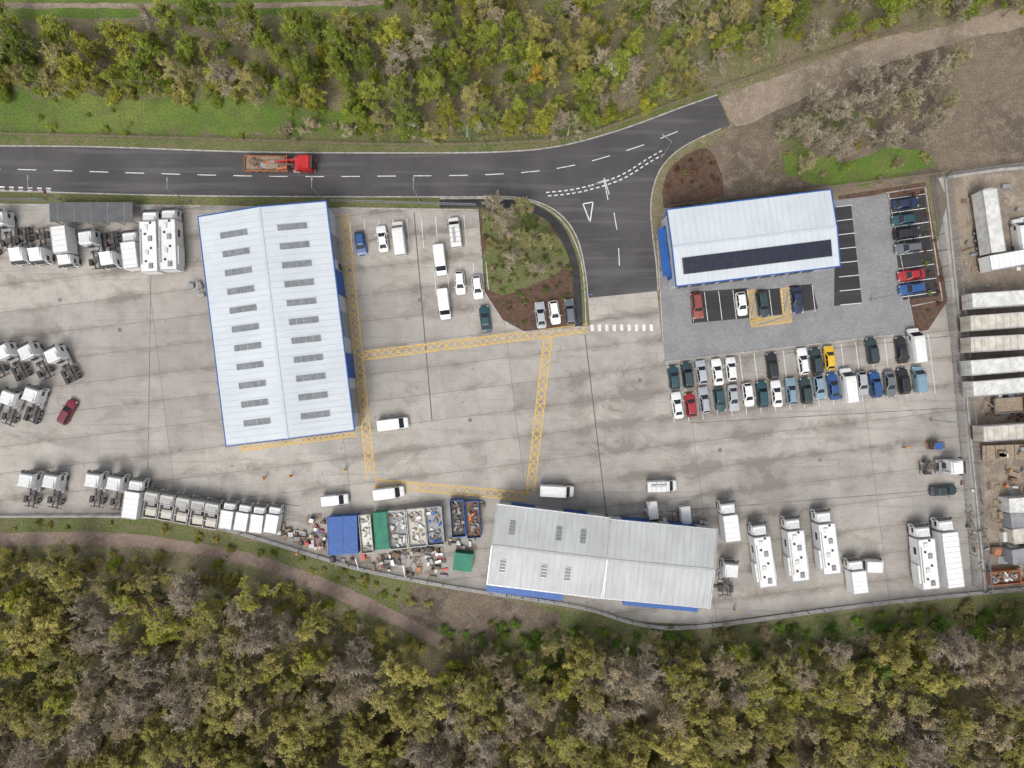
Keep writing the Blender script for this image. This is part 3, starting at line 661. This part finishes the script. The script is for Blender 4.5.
JM=[m_rust,m_rust,m_wood,m_wood,m_wroof,m_grey,m_grey,m_galv,m_chassis,m_chassis,m_black,m_cream,m_conc,m_alu]
JMC=JM+[m_blue,m_orange,m_red]
def pile(name,poly,n,seed,smin=.2,smax=1.6,hmax=.8,mats=JM):
    r=random.Random(seed); xs=[p[0] for p in poly]; ys=[p[1] for p in poly]; b=MB(); k=0
    while k<n:
        q=(r.uniform(min(xs),max(xs)),r.uniform(min(ys),max(ys)))
        if not inside(q,poly): continue
        k+=1; x,y=P(*q); hh=r.uniform(.1,hmax); mt=r.choice(mats); t=r.random()
        if t<.66: b.box((x,y,hh/2+.03),(r.uniform(smin,smax),r.uniform(smin,smax*.6),hh),mt,r.choice([7,-7,97])+r.uniform(-12,12),0,r.uniform(.8,1),r.uniform(.8,1))
        elif t<.72: b.cyl((x,y,.45),.29,.88,'z',mt,10)
        elif t<.87:
            for j in range(5): b.box((x+(j-2)*.24*math.cos(.12),y+(j-2)*.24*math.sin(.12),.16),(.14,1.0,.03),m_wood,7)
            b.box((x,y,.09),(1.1,1.0,.09),m_wood,7)
        else: b.box((x,y,hh+.1),(r.uniform(1.2,3),.12,.1),mt,r.uniform(0,180),r.uniform(-.2,.2))
    return b.obj(name)
container('blue_shipping_container',335,536,92,m_blue,6.4); container('blue_shipping_container',350,535,92,m_blue,6.4)
skip('waste_bay',367,533,95,m_cream,6.4,2.0,2.0,11,(m_wroof,m_wood,m_cream,m_grey))
container('green_shipping_container',381,531,95,m_green,6.2,2.2)
skip('scrap_bay',398,529,95,m_wroof,6.4,3.0,1.9,2,(m_grey,m_wroof,m_wood,m_cream,m_galv,m_rust)); skip('scrap_bay',417,527,95,m_wroof,6.4,3.0,1.9,3,(m_cream,m_wroof,m_wroof,m_grey,m_wood)); skip('scrap_bay',435,525,95,m_galv,6.4,2.8,1.9,4,(m_grey,m_rust,m_wood,m_wroof,m_blue))
skip('blue_skip',458,518,94,m_blue,6.2,2.3,1.6,5,(m_black,m_rust,m_grey,m_chassis)); skip('blue_skip',473,519,94,m_blue,6.2,2.3,1.6,6,(m_rust,m_black,m_orange,m_chassis,m_grey))
b=MB(); b.box((0,0,.8),(3.1,3.2,1.6),m_green,0,0,1,.9); b.box((0,0,1.66),(3.2,3.0,.1),m_green)
for s in(-1,0,1): b.box((s*1.2,0,1.74),(.1,2.9,.08),m_green)
x,y=P(463,562,1.5); b.obj('green_waste_container',(x,y,.03),-7)
pile('scrap_pile',[(310,516),(326,514),(326,550),(308,546)],34,2,.3,1.4,1.2,JMC)
pile('scrap_pile',[(330,558),(440,550),(448,578),(420,576),(340,562)],70,3,.3,1.4,.8,JMC)
pile('scrap_pile',[(392,545),(446,540),(446,552),(392,556)],26,13,.4,1.8,1.0,[m_rust,m_black,m_chassis,m_wood])
pile('scrap_pile',[(446,500),(486,500),(486,506),(448,504)],18,4,.2,1.2,.8,JMC)
pile('scrap_pile',[(450,538),(484,536),(480,550),(450,550)],16,24,.2,1.2,.7,JM)
pile('pallet_stack',[(280,522),(306,528),(306,546),(280,538)],26,5,.4,1.4,1.0)
pile('building_materials',[(985,470),(1060,470),(1060,585),(990,580)],95,6,.3,2.4,1.2,[m_rust,m_wood,m_wood,m_grey,m_wroof,m_galv,m_orange])
pile('building_materials',[(980,396),(1060,392),(1060,420),(982,422)],34,16,.3,1.6,1.0,[m_rust,m_wood,m_grey,m_wroof,m_black])
pile('building_materials',[(960,185),(1024,180),(1024,290),(968,285)],35,7,.3,1.5,.8,[m_rust,m_wood,m_grey,m_wroof])
pile('pallet_stack',[(640,508),(706,516),(706,526),(640,518)],26,8,.3,1.2,.8,[m_wroof,m_grey,m_wood,m_alu])
pile('workshop_stores',[(190,281),(202,281),(204,300),(194,300)],8,9,.6,1.4,.7,[m_grey,m_conc,m_galv]); pile('workshop_stores',[(715,545),(735,600),(712,606),(708,560)],14,10,.3,1,.8)
pile('scattered_stores',[(960,480),(980,480),(990,585),(975,585)],30,12,.2,.9,.6)
skip('orange_skip',1004,577,5,m_orange,5,2.2,1.5,7); container('site_container',1030,555,8,m_grey)
for i in range(3): container('site_container',1024+i*2,505+i*15,4+i*2,[m_wroof,m_grey,m_cream][i],5)
# ------------------------------------------------------------ street lamps, signs
def lamp(px,py,rot,h=8):
    b=MB(); b.cyl((0,0,h/2),.09,h,'z',m_galv,8,.05); b.box((.7,0,h),(1.4,.07,.07),m_galv); b.box((1.6,0,h-.02),(.7,.26,.12),m_grey,0,0,.8,.7); b.cyl((0,0,.6),.13,1.2,'z',m_galv,8)
    x,y=P(px,py); b.obj('street_lamp',(x,y,0),rot)
for a in [(60,200,90),(190,202,90),(325,201,90),(470,142,-90),(566,141,-100),(661,158,140),(420,202,90),(640,505,90),(930,420,180),(870,300,100)]: lamp(*a)
def sign(px,py,rot,kind):
    b=MB(); b.cyl((0,0,1.1),.035,2.2,'z',m_galv,8)
    if kind: b.cyl((.05,0,2.3),.35,.03,'x',m_red,20); b.cyl((.069,0,2.3),.27,.012,'x',m_wroof,20)
    else: b.box((.05,0,2.0),(.04,1.2,.8),m_blue); b.box((.073,0,2.0),(.01,1.0,.12),m_wroof)
    x,y=P(px,py); b.obj('traffic_sign' if kind else 'site_sign',(x,y,0),rot)
for a in [(588,296,-80,0),(661,288,-90,1),(54,196,180,1)]: sign(*a)
for i in range(7):
    b=MB(); b.cyl((0,0,.5),.09,1.0,'z',m_yel,10); b.cyl((0,0,.8),.095,.14,'z',m_black,10); x,y=P(362-.4+i*.35,372+i*9); b.obj('bollard',(x,y,.02))
# ------------------------------------------------------------ workers
def person_mesh():
    J={'pel':(0,0,.95,.15),'sp':(0,0,1.2,.14),'ch':(0,0,1.4,.16),'nk':(0.01,0,1.53,.06),'hd':(.03,0,1.68,.1),
       'shL':(0,.19,1.43,.07),'elL':(.03,.26,1.15,.05),'wrL':(.16,.24,.93,.035),'shR':(0,-.19,1.43,.07),'elR':(-.04,-.25,1.15,.05),'wrR':(.06,-.27,.9,.035),
       'hpL':(0,.1,.9,.1),'knL':(.12,.11,.5,.07),'anL':(.08,.11,.09,.05),'toL':(.26,.12,.04,.04),'hpR':(0,-.1,.9,.1),'knR':(-.02,-.11,.5,.07),'anR':(-.18,-.11,.1,.05),'toR':(-.02,-.12,.04,.04)}
    E=[('pel','sp'),('sp','ch'),('ch','nk'),('nk','hd'),('ch','shL'),('shL','elL'),('elL','wrL'),('ch','shR'),('shR','elR'),('elR','wrR'),('pel','hpL'),('hpL','knL'),('knL','anL'),('anL','toL'),('pel','hpR'),('hpR','knR'),('knR','anR'),('anR','toR')]
    ks=list(J); me=bpy.data.meshes.new('body'); me.from_pydata([J[k][:3] for k in ks],[(ks.index(a),ks.index(c)) for a,c in E],[])
    o=bpy.data.objects.new('tmp',me); COL.objects.link(o); sk_=o.modifiers.new('s','SKIN')
    for i,k in enumerate(ks):
        sv=me.skin_vertices[0].data[i]; sv.radius=(J[k][3],J[k][3]); sv.use_root=(k=='pel')
    s2=o.modifiers.new('ss','SUBSURF'); s2.levels=1
    dg=bpy.context.evaluated_depsgraph_get(); ev=bpy.data.meshes.new_from_object(o.evaluated_get(dg))
    b=MB(); vs=[v.co.copy() for v in ev.vertices]; fs=[tuple(p.vertices) for p in ev.polygons]; ms=[]
    for p in ev.polygons:
        c=p.center; ms.append(m_skin if (c.z>1.52 or (abs(c.y)>.2 and c.z<.98 and c.z>.8)) else m_hiviz if c.z>.93 else m_black if c.z<.14 else m_trous)
    b.add(vs,fs,ms); bpy.data.objects.remove(o)
    b.cyl((.03,0,1.76),.14,.1,'z',m_yel,12,.09); b.cyl((.05,0,1.715),.17,.015,'z',m_yel,12); b.box((.135,0,1.66),(.04,.03,.05),m_skin,0,0,.6,.6)
    for s in(-1,1): b.box((.122,s*.035,1.69),(.012,.025,.012),m_black); b.box((.03,s*.105,1.66),(.04,.02,.06),m_skin)
    b.box((.124,0,1.61),(.012,.05,.01),m_tail)
    for k,s in(('wrL',1),('wrR',-1)):
        x,y,z,_=J[k]; b.box((x+.01,y,z-.05),(.08,.035,.09),m_skin)
        for i,l in enumerate((.06,.075,.07,.055)): b.box((x-.025+i*.022,y,z-.1-l/2),(.016,.018,l),m_skin,0,.15)
        b.box((x+.06,y,z-.07),(.02,.02,.06),m_skin,0,-.5)
    return b.mesh('worker')
PM=person_mesh()
for x,y,h in [(264,478,20),(291,476,190),(298,553,80),(905,447,0),(345,470,-60),(1008,470,100),(735,610,60)]:
    q=P(x,y,.8); place(PM,'worker',(q[0],q[1],.03),h)
# ------------------------------------------------------------ trees
def tree_mesh(seed,ht,spread,nleaf,lsz,lim=9,b2=6,b3=6,b4=3,trunk=.16,tw=1.0):
    r=random.Random(seed); b=MB(); tips=[]
    V=Vector
    def rv(): 
        return V((r.gauss(0,1),r.gauss(0,1),r.gauss(0,1))).normalized()
    def tube(p,q,r0,r1,mat,n=3):
        d=(q-p).normalized(); a=d.orthogonal().normalized(); c=d.cross(a); o=len(b.v)
        for pt,rr_ in((p,r0),(q,r1)):
            for i in range(n):
                t=2*math.pi*i/n; w=pt+(a*math.cos(t)+c*math.sin(t))*rr_; b.v.append((w.x,w.y,w.z))
        mi=b.mi(mat)
        for i in range(n): b.f.append((o+i,o+(i+1)%n,o+n+(i+1)%n,o+n+i)); b.m.append(mi)
    p=V((0,0,0)); pts=[p]; d=V((0,0,1)); n=6
    for i in range(n):
        d=(d+rv()*.12+V((0,0,.1))).normalized(); q=p+d*(ht*.82/n); tube(p,q,trunk*(1-i/n*.8),trunk*(1-(i+1)/n*.8),m_bark,6); p=q; pts.append(p)
    for i in range(lim):
        t=.25+.75*(i+r.random()*.6)/lim; k=min(n-1,int(t*n)); p0=pts[k].lerp(pts[k+1],t*n-k if t*n-k<1 else 1)
        az=i*2.4+r.uniform(-.4,.4); el=.35+.9*t; ln=spread*(1.15-.55*t)*r.uniform(.75,1.15)
        d=V((math.cos(az)*math.cos(el),math.sin(az)*math.cos(el),math.sin(el)))
        q=p0;lp=[q]
        for j in range(3):
            d=(d+rv()*.22+V((0,0,.12))).normalized(); q2=q+d*ln/3; tube(q,q2,.085*(1-j*.27),.085*(1-(j+1)*.27),m_bark,4); q=q2; lp.append(q)
        for j in range(b2):
            t2=.25+.75*(j+.5)/b2; kk=min(2,int(t2*3)); s0=lp[kk].lerp(lp[kk+1],t2*3-kk)
            d2=(d+rv()*.95).normalized(); l2=ln*.42*r.uniform(.6,1.2); s1=s0+d2*l2+V((0,0,.1*l2)); tube(s0,s1,.04*tw,.026*tw,m_twig)
            for k3 in range(b3):
                u0=s0.lerp(s1,.2+.8*(k3+.5)/b3); d3=(d2+rv()*.9+V((0,0,.2))).normalized(); l3=r.uniform(.35,.85)*spread*.25; u1=u0+d3*l3; tube(u0,u1,.026*tw,.018*tw,m_twig)
                for k4 in range(b4):
                    w0=u0.lerp(u1,r.uniform(.3,1)); w1=w0+(d3+rv()*.9).normalized()*l3*.55; tube(w0,w1,.018*tw,.012*tw,m_twig); tips.append(w1)
                tips.append(u1)
    mi=b.mi(m_leaf)
    if nleaf:
        dens=[noise.noise(t*.55+V((seed,0,0)))for t in tips]
        for t,dn in zip(tips,dens):
            c=nleaf*(1+1.5*dn); c=int(c)+(r.random()<c%1)
            for _ in range(c):
                o=len(b.v); ctr=t+rv()*r.uniform(0,.3); u=rv(); nrm=(rv()+V((0,0,1.5))).normalized(); a=nrm.cross(u).normalized(); c2=nrm.cross(a); s=lsz*r.uniform(.6,1.3)
                for q in(ctr-a*s*.5,ctr-c2*s*.35,ctr+a*s*.5,ctr+c2*s*.35): b.v.append((q.x,q.y,q.z))
                b.f.append((o,o+1,o+2,o+3)); b.m.append(mi)
    return b.mesh('tree')
def bush_mesh(seed,rad_,n,lsz):
    r=random.Random(seed); b=MB(); V=Vector; cl=[V((r.gauss(0,.45)*rad_,r.gauss(0,.45)*rad_,r.uniform(.25,.8)*rad_)) for _ in range(14)]
    for c in cl: b.box(tuple(c*.5),(.03,.03,c.length),m_twig,0,math.atan2(c.x,c.z),1,1,-math.atan2(c.y,c.z)*.8)
    mi=b.mi(m_leaf)
    for i in range(n):
        c=r.choice(cl); rr_=rad_*.36*r.random()**.4; u=V((r.gauss(0,1),r.gauss(0,1),r.gauss(0,1))).normalized(); ctr=c+u*rr_; ctr.z=max(.05,ctr.z)
        nrm=(u+V((r.gauss(0,.5),r.gauss(0,.5),.7))).normalized(); a=nrm.orthogonal().normalized(); a.rotate(Matrix.Rotation(r.uniform(0,6.28),3,nrm)); c2=nrm.cross(a); s=lsz*r.uniform(.6,1.3); o=len(b.v)
        for q in(ctr-a*s*.5,ctr-c2*s*.35,ctr+a*s*.5,ctr+c2*s*.35): b.v.append((q.x,q.y,q.z))
        b.f.append((o,o+1,o+2,o+3)); b.m.append(mi)
    return b.mesh('bush')
LEAFY=[tree_mesh(s,R.uniform(8.5,10.5),R.uniform(3.0,3.7),4.2,.24) for s in(1,2,3,4)]
HALF=[tree_mesh(s,R.uniform(9,11),R.uniform(3.0,3.8),2.0,.2,tw=1.4) for s in(11,12,13)]
BARE=[tree_mesh(s,R.uniform(9,11.5),R.uniform(3.2,4.0),.3,.17,10,7,7,4,tw=1.7) for s in(21,22,23)]
BUSH=[bush_mesh(s,1.6,1500,.2) for s in(31,32,33)]
GR=[(.19,.235,.03),(.24,.275,.04),(.155,.205,.028),(.31,.31,.045)]
OL=[(.34,.31,.085),(.29,.26,.075),(.39,.345,.105),(.26,.245,.065)]
BRN=[(.34,.275,.16),(.29,.235,.14),(.39,.325,.20)]
def scatter(name,poly,spacing,rule,h=5,excl=()):
    e=empty(name); xs=[p[0] for p in poly]; ys=[p[1] for p in poly]; st=spacing*S; y=min(ys)
    while y<max(ys):
        x=min(xs)
        while x<max(xs):
            q=(x+R.uniform(-.55,.55)*st,y+R.uniform(-.55,.55)*st)
            x+=st
            if not inside(q,poly) or any(inside(q,ex) for ex in excl): continue
            rr_=rule(q)
            if rr_ is None: continue
            meshes,tints,sc,nm=rr_
            w=P(q[0],q[1],h*sc); s=sc*R.uniform(.72,1.25); t=R.choice(tints); v=R.uniform(.8,1.2)
            o=place(R.choice(meshes),nm,(w[0],w[1],0),R.uniform(0,360),e,tuple(c*v for c in t),(s,s,s*R.uniform(.85,1.1)))
        y+=st
    return e
def nz(q,s=.012,o=0): return noise.noise(Vector((q[0]*s,q[1]*s,o)))
def rule_top(q):
    v=nz(q,.02,3)+R.uniform(-.25,.25); g=(q[0]<540)
    if R.random()<(.72 if g else .4): return (LEAFY,GR+([] if g else OL[:2]),.85 if v<0 else .7,'tree')
    if v>-.1: return (HALF,GR+OL,.8,'tree')
    return (BARE if not g or R.random()<.4 else HALF,OL+BRN[:1],.8,'tree')
def rule_bot(q):
    v=nz(q,.014,7)*1.2+R.uniform(-.2,.2)+(.08 if 690<q[0]<900 and q[1]<720 else 0)+(.06 if q[0]<320 else 0)
    if v>.12: return (LEAFY,OL+(GR[3:] if q[1]<700 else []),.85,'tree')
    if v>-.14: return (HALF,OL+GR[3:]+BRN[:1],.92,'tree')
    return (BARE if R.random()<.7 else HALF,BRN,.95,'tree')
TOP=[(-90,20),(380,16),(400,-80),(1120,-80),(1120,2),(960,10),(900,20),(830,34),(740,68),(700,86),(640,104),(600,118),(545,130),(440,134),(330,112),(250,90),(-90,84)]
BOT=[(-90,562),(60,562),(160,570),(240,584),(320,612),(390,645),(440,668),(500,655),(560,645),(640,650),(700,658),(800,648),(900,635),(985,624),(1120,612),(1120,880),(-90,880)]
scatter('woodland',TOP,3.6,rule_top); scatter('woodland',BOT,3.6,rule_bot)
def rb(cols,sc,pr=1): return lambda q:(BUSH,cols,sc*R.uniform(.6,1.4),'bush') if R.random()<pr else None
scatter('woodland_understorey',BOT,4.2,rb(OL+BRN,.95,.75),1); scatter('woodland_understorey',TOP,4.2,rb(OL[:2]+GR,.95,.7),1)
scatter('undergrowth',[(-90,60),(300,70),(330,120),(600,110),(700,82),(712,92),(620,122),(540,138),(430,138),(330,120),(250,100),(-90,92)],2.4,rb(GR+OL,.8),1)
scatter('undergrowth',[(-90,90),(250,94),(430,130),(430,142),(-90,134)],4.2,rb(GR[:2]+OL[:1],.4,.4),.5)
scatter('undergrowth',[(285,112),(440,118),(600,112),(600,134),(440,144),(285,140)],2.4,rb([(.36,.33,.22),(.32,.33,.17),(.26,.28,.08),(.34,.29,.18)],.75,.8),1)
scatter('undergrowth',[(440,618),(700,636),(860,618),(985,602),(1100,596),(1100,640),(860,660),(640,690),(500,690),(440,668)],2.3,rb([(.13,.22,.035),(.16,.24,.04),(.21,.27,.05),(.26,.23,.10),(.3,.26,.15)],.85,.85),1)
scatter('undergrowth',[(-90,551),(100,549),(260,572),(400,630),(440,660),(380,655),(260,600),(100,572),(-90,566)],2.2,rb(OL+GR[:1],.7),1)
scatter('hedge',[(-90,520),(120,522),(240,541),(330,566),(420,592),(440,606),(400,604),(330,580),(230,550),(120,530),(-90,530)],2.0,rb(GR+OL,.45,.6),.5)
scatter('shrub_planting',[(664,195),(672,165),(700,150),(716,158),(718,190)],1.5,rb([(.15,.08,.05),(.14,.16,.05),(.18,.1,.06)],.28),.3)
scatter('shrub_planting',[(482,212),(545,220),(575,275),(572,300),(520,326),(490,292)],1.7,rb([(.17,.2,.06),(.15,.12,.07),(.15,.18,.05)],.3),.3)
scatter('island_shrubs',[(483,206),(535,206),(562,240),(566,262),(530,275),(490,282)],2.2,rb([(.19,.22,.06),(.28,.25,.10),(.22,.24,.06),(.32,.27,.16)],.55,.7),.8)
scatter('shrub_planting',[(895,192),(924,188),(944,300),(928,322),(924,240)],1.5,rb([(.15,.08,.05),(.14,.16,.05)],.28),.3)
scatter('undergrowth',[(765,130),(850,88),(935,80),(945,140),(930,178),(800,188),(765,160)],3.2,rb(OL[:2]+BRN+BRN,.5,.6),.5)
scatter('undergrowth',[(720,70),(850,26),(940,6),(1100,-30),(1100,-10),(960,14),(850,40),(722,86)],2.6,rb(OL+BRN,.6,.7),.5)
def tr(lst,i,px,py,sc,col,h=5):
    w=P(px,py,h*sc); place(lst[i%len(lst)],'tree',(w[0],w[1],0),R.uniform(0,360),None,col,(sc,sc,sc))
for i,(x,y,s) in enumerate([(503,222,.8),(527,238,.78),(512,262,.7),(547,240,.6),(495,205,.7),(522,208,.65),(540,268,.5)]): tr(HALF if i%2 else BARE,i,x,y,s,(.3,.29,.10))
for i,(x,y,s) in enumerate([(800,130,.9),(835,115,1.0),(870,100,1.05),(905,105,1.0),(930,85,.95),(885,140,.85),(840,150,.8),(805,165,.6),(925,125,.85),(860,80,.85),(780,130,.6),(950,60,.85),(812,105,.8),(850,132,.9),(900,80,.95),(940,105,.8),(820,140,.8)]): tr(BARE+HALF[:1],i,x,y,s,(.33,.30,.15))
for x,y,s,c in [(537,80,.75,(.48,.32,.03)),(606,72,.8,(.46,.46,.28)),(350,128,.45,(.42,.39,.26)),(415,130,.5,(.42,.42,.28)),(310,126,.45,(.38,.32,.21)),(660,88,.6,(.2,.29,.05)),(480,128,.4,(.37,.37,.21)),(575,122,.5,(.36,.36,.2)),(845,168,.4,(.2,.29,.04)),(740,650,.6,(.33,.35,.05)),(800,655,.6,(.33,.35,.05)),(880,668,.7,(.22,.3,.06)),(130,600,.8,(.33,.35,.06)),(60,640,.8,(.33,.33,.07))]: tr(LEAFY,int(x),x,y,s,c)
# ------------------------------------------------------------ light & camera
w=bpy.data.worlds.new('World'); scene.world=w; w.use_nodes=True; nt=w.node_tree
bg=nt.nodes['Background']; sky_=nt.nodes.new('ShaderNodeTexSky'); sky_.sky_type='NISHITA'; sky_.sun_disc=False
EL,AZ=58,200
sky_.sun_elevation=rad(EL); sky_.sun_rotation=rad(AZ); sky_.dust_density=5; sky_.air_density=1.2
hs=nt.nodes.new('ShaderNodeHueSaturation'); hs.inputs['Saturation'].default_value=.35; hs.inputs['Value'].default_value=1.2
nt.links.new(sky_.outputs[0],hs.inputs['Color']); nt.links.new(hs.outputs[0],bg.inputs[0]); bg.inputs[1].default_value=.15
sl=bpy.data.lights.new('sun','SUN'); sl.energy=1.4; sl.angle=rad(25); sl.color=(1,.97,.92)
so=bpy.data.objects.new('sun',sl); COL.objects.link(so)
d=Vector((math.sin(rad(AZ))*math.cos(rad(EL)),math.cos(rad(AZ))*math.cos(rad(EL)),math.sin(rad(EL))))
so.rotation_euler=d.to_track_quat('Z','Y').to_euler(); so.location=(0,0,60)
cd=bpy.data.cameras.new('camera'); cd.sensor_width=36; cd.lens=36*H*S/1024; cd.clip_end=3000
co_=bpy.data.objects.new('camera',cd); COL.objects.link(co_); co_.location=(0,0,H); co_.rotation_euler=(0,0,0); scene.camera=co_
scene.view_settings.view_transform='Standard'; scene.view_settings.look='None'; scene.view_settings.exposure=0
print('objects',len(bpy.data.objects))
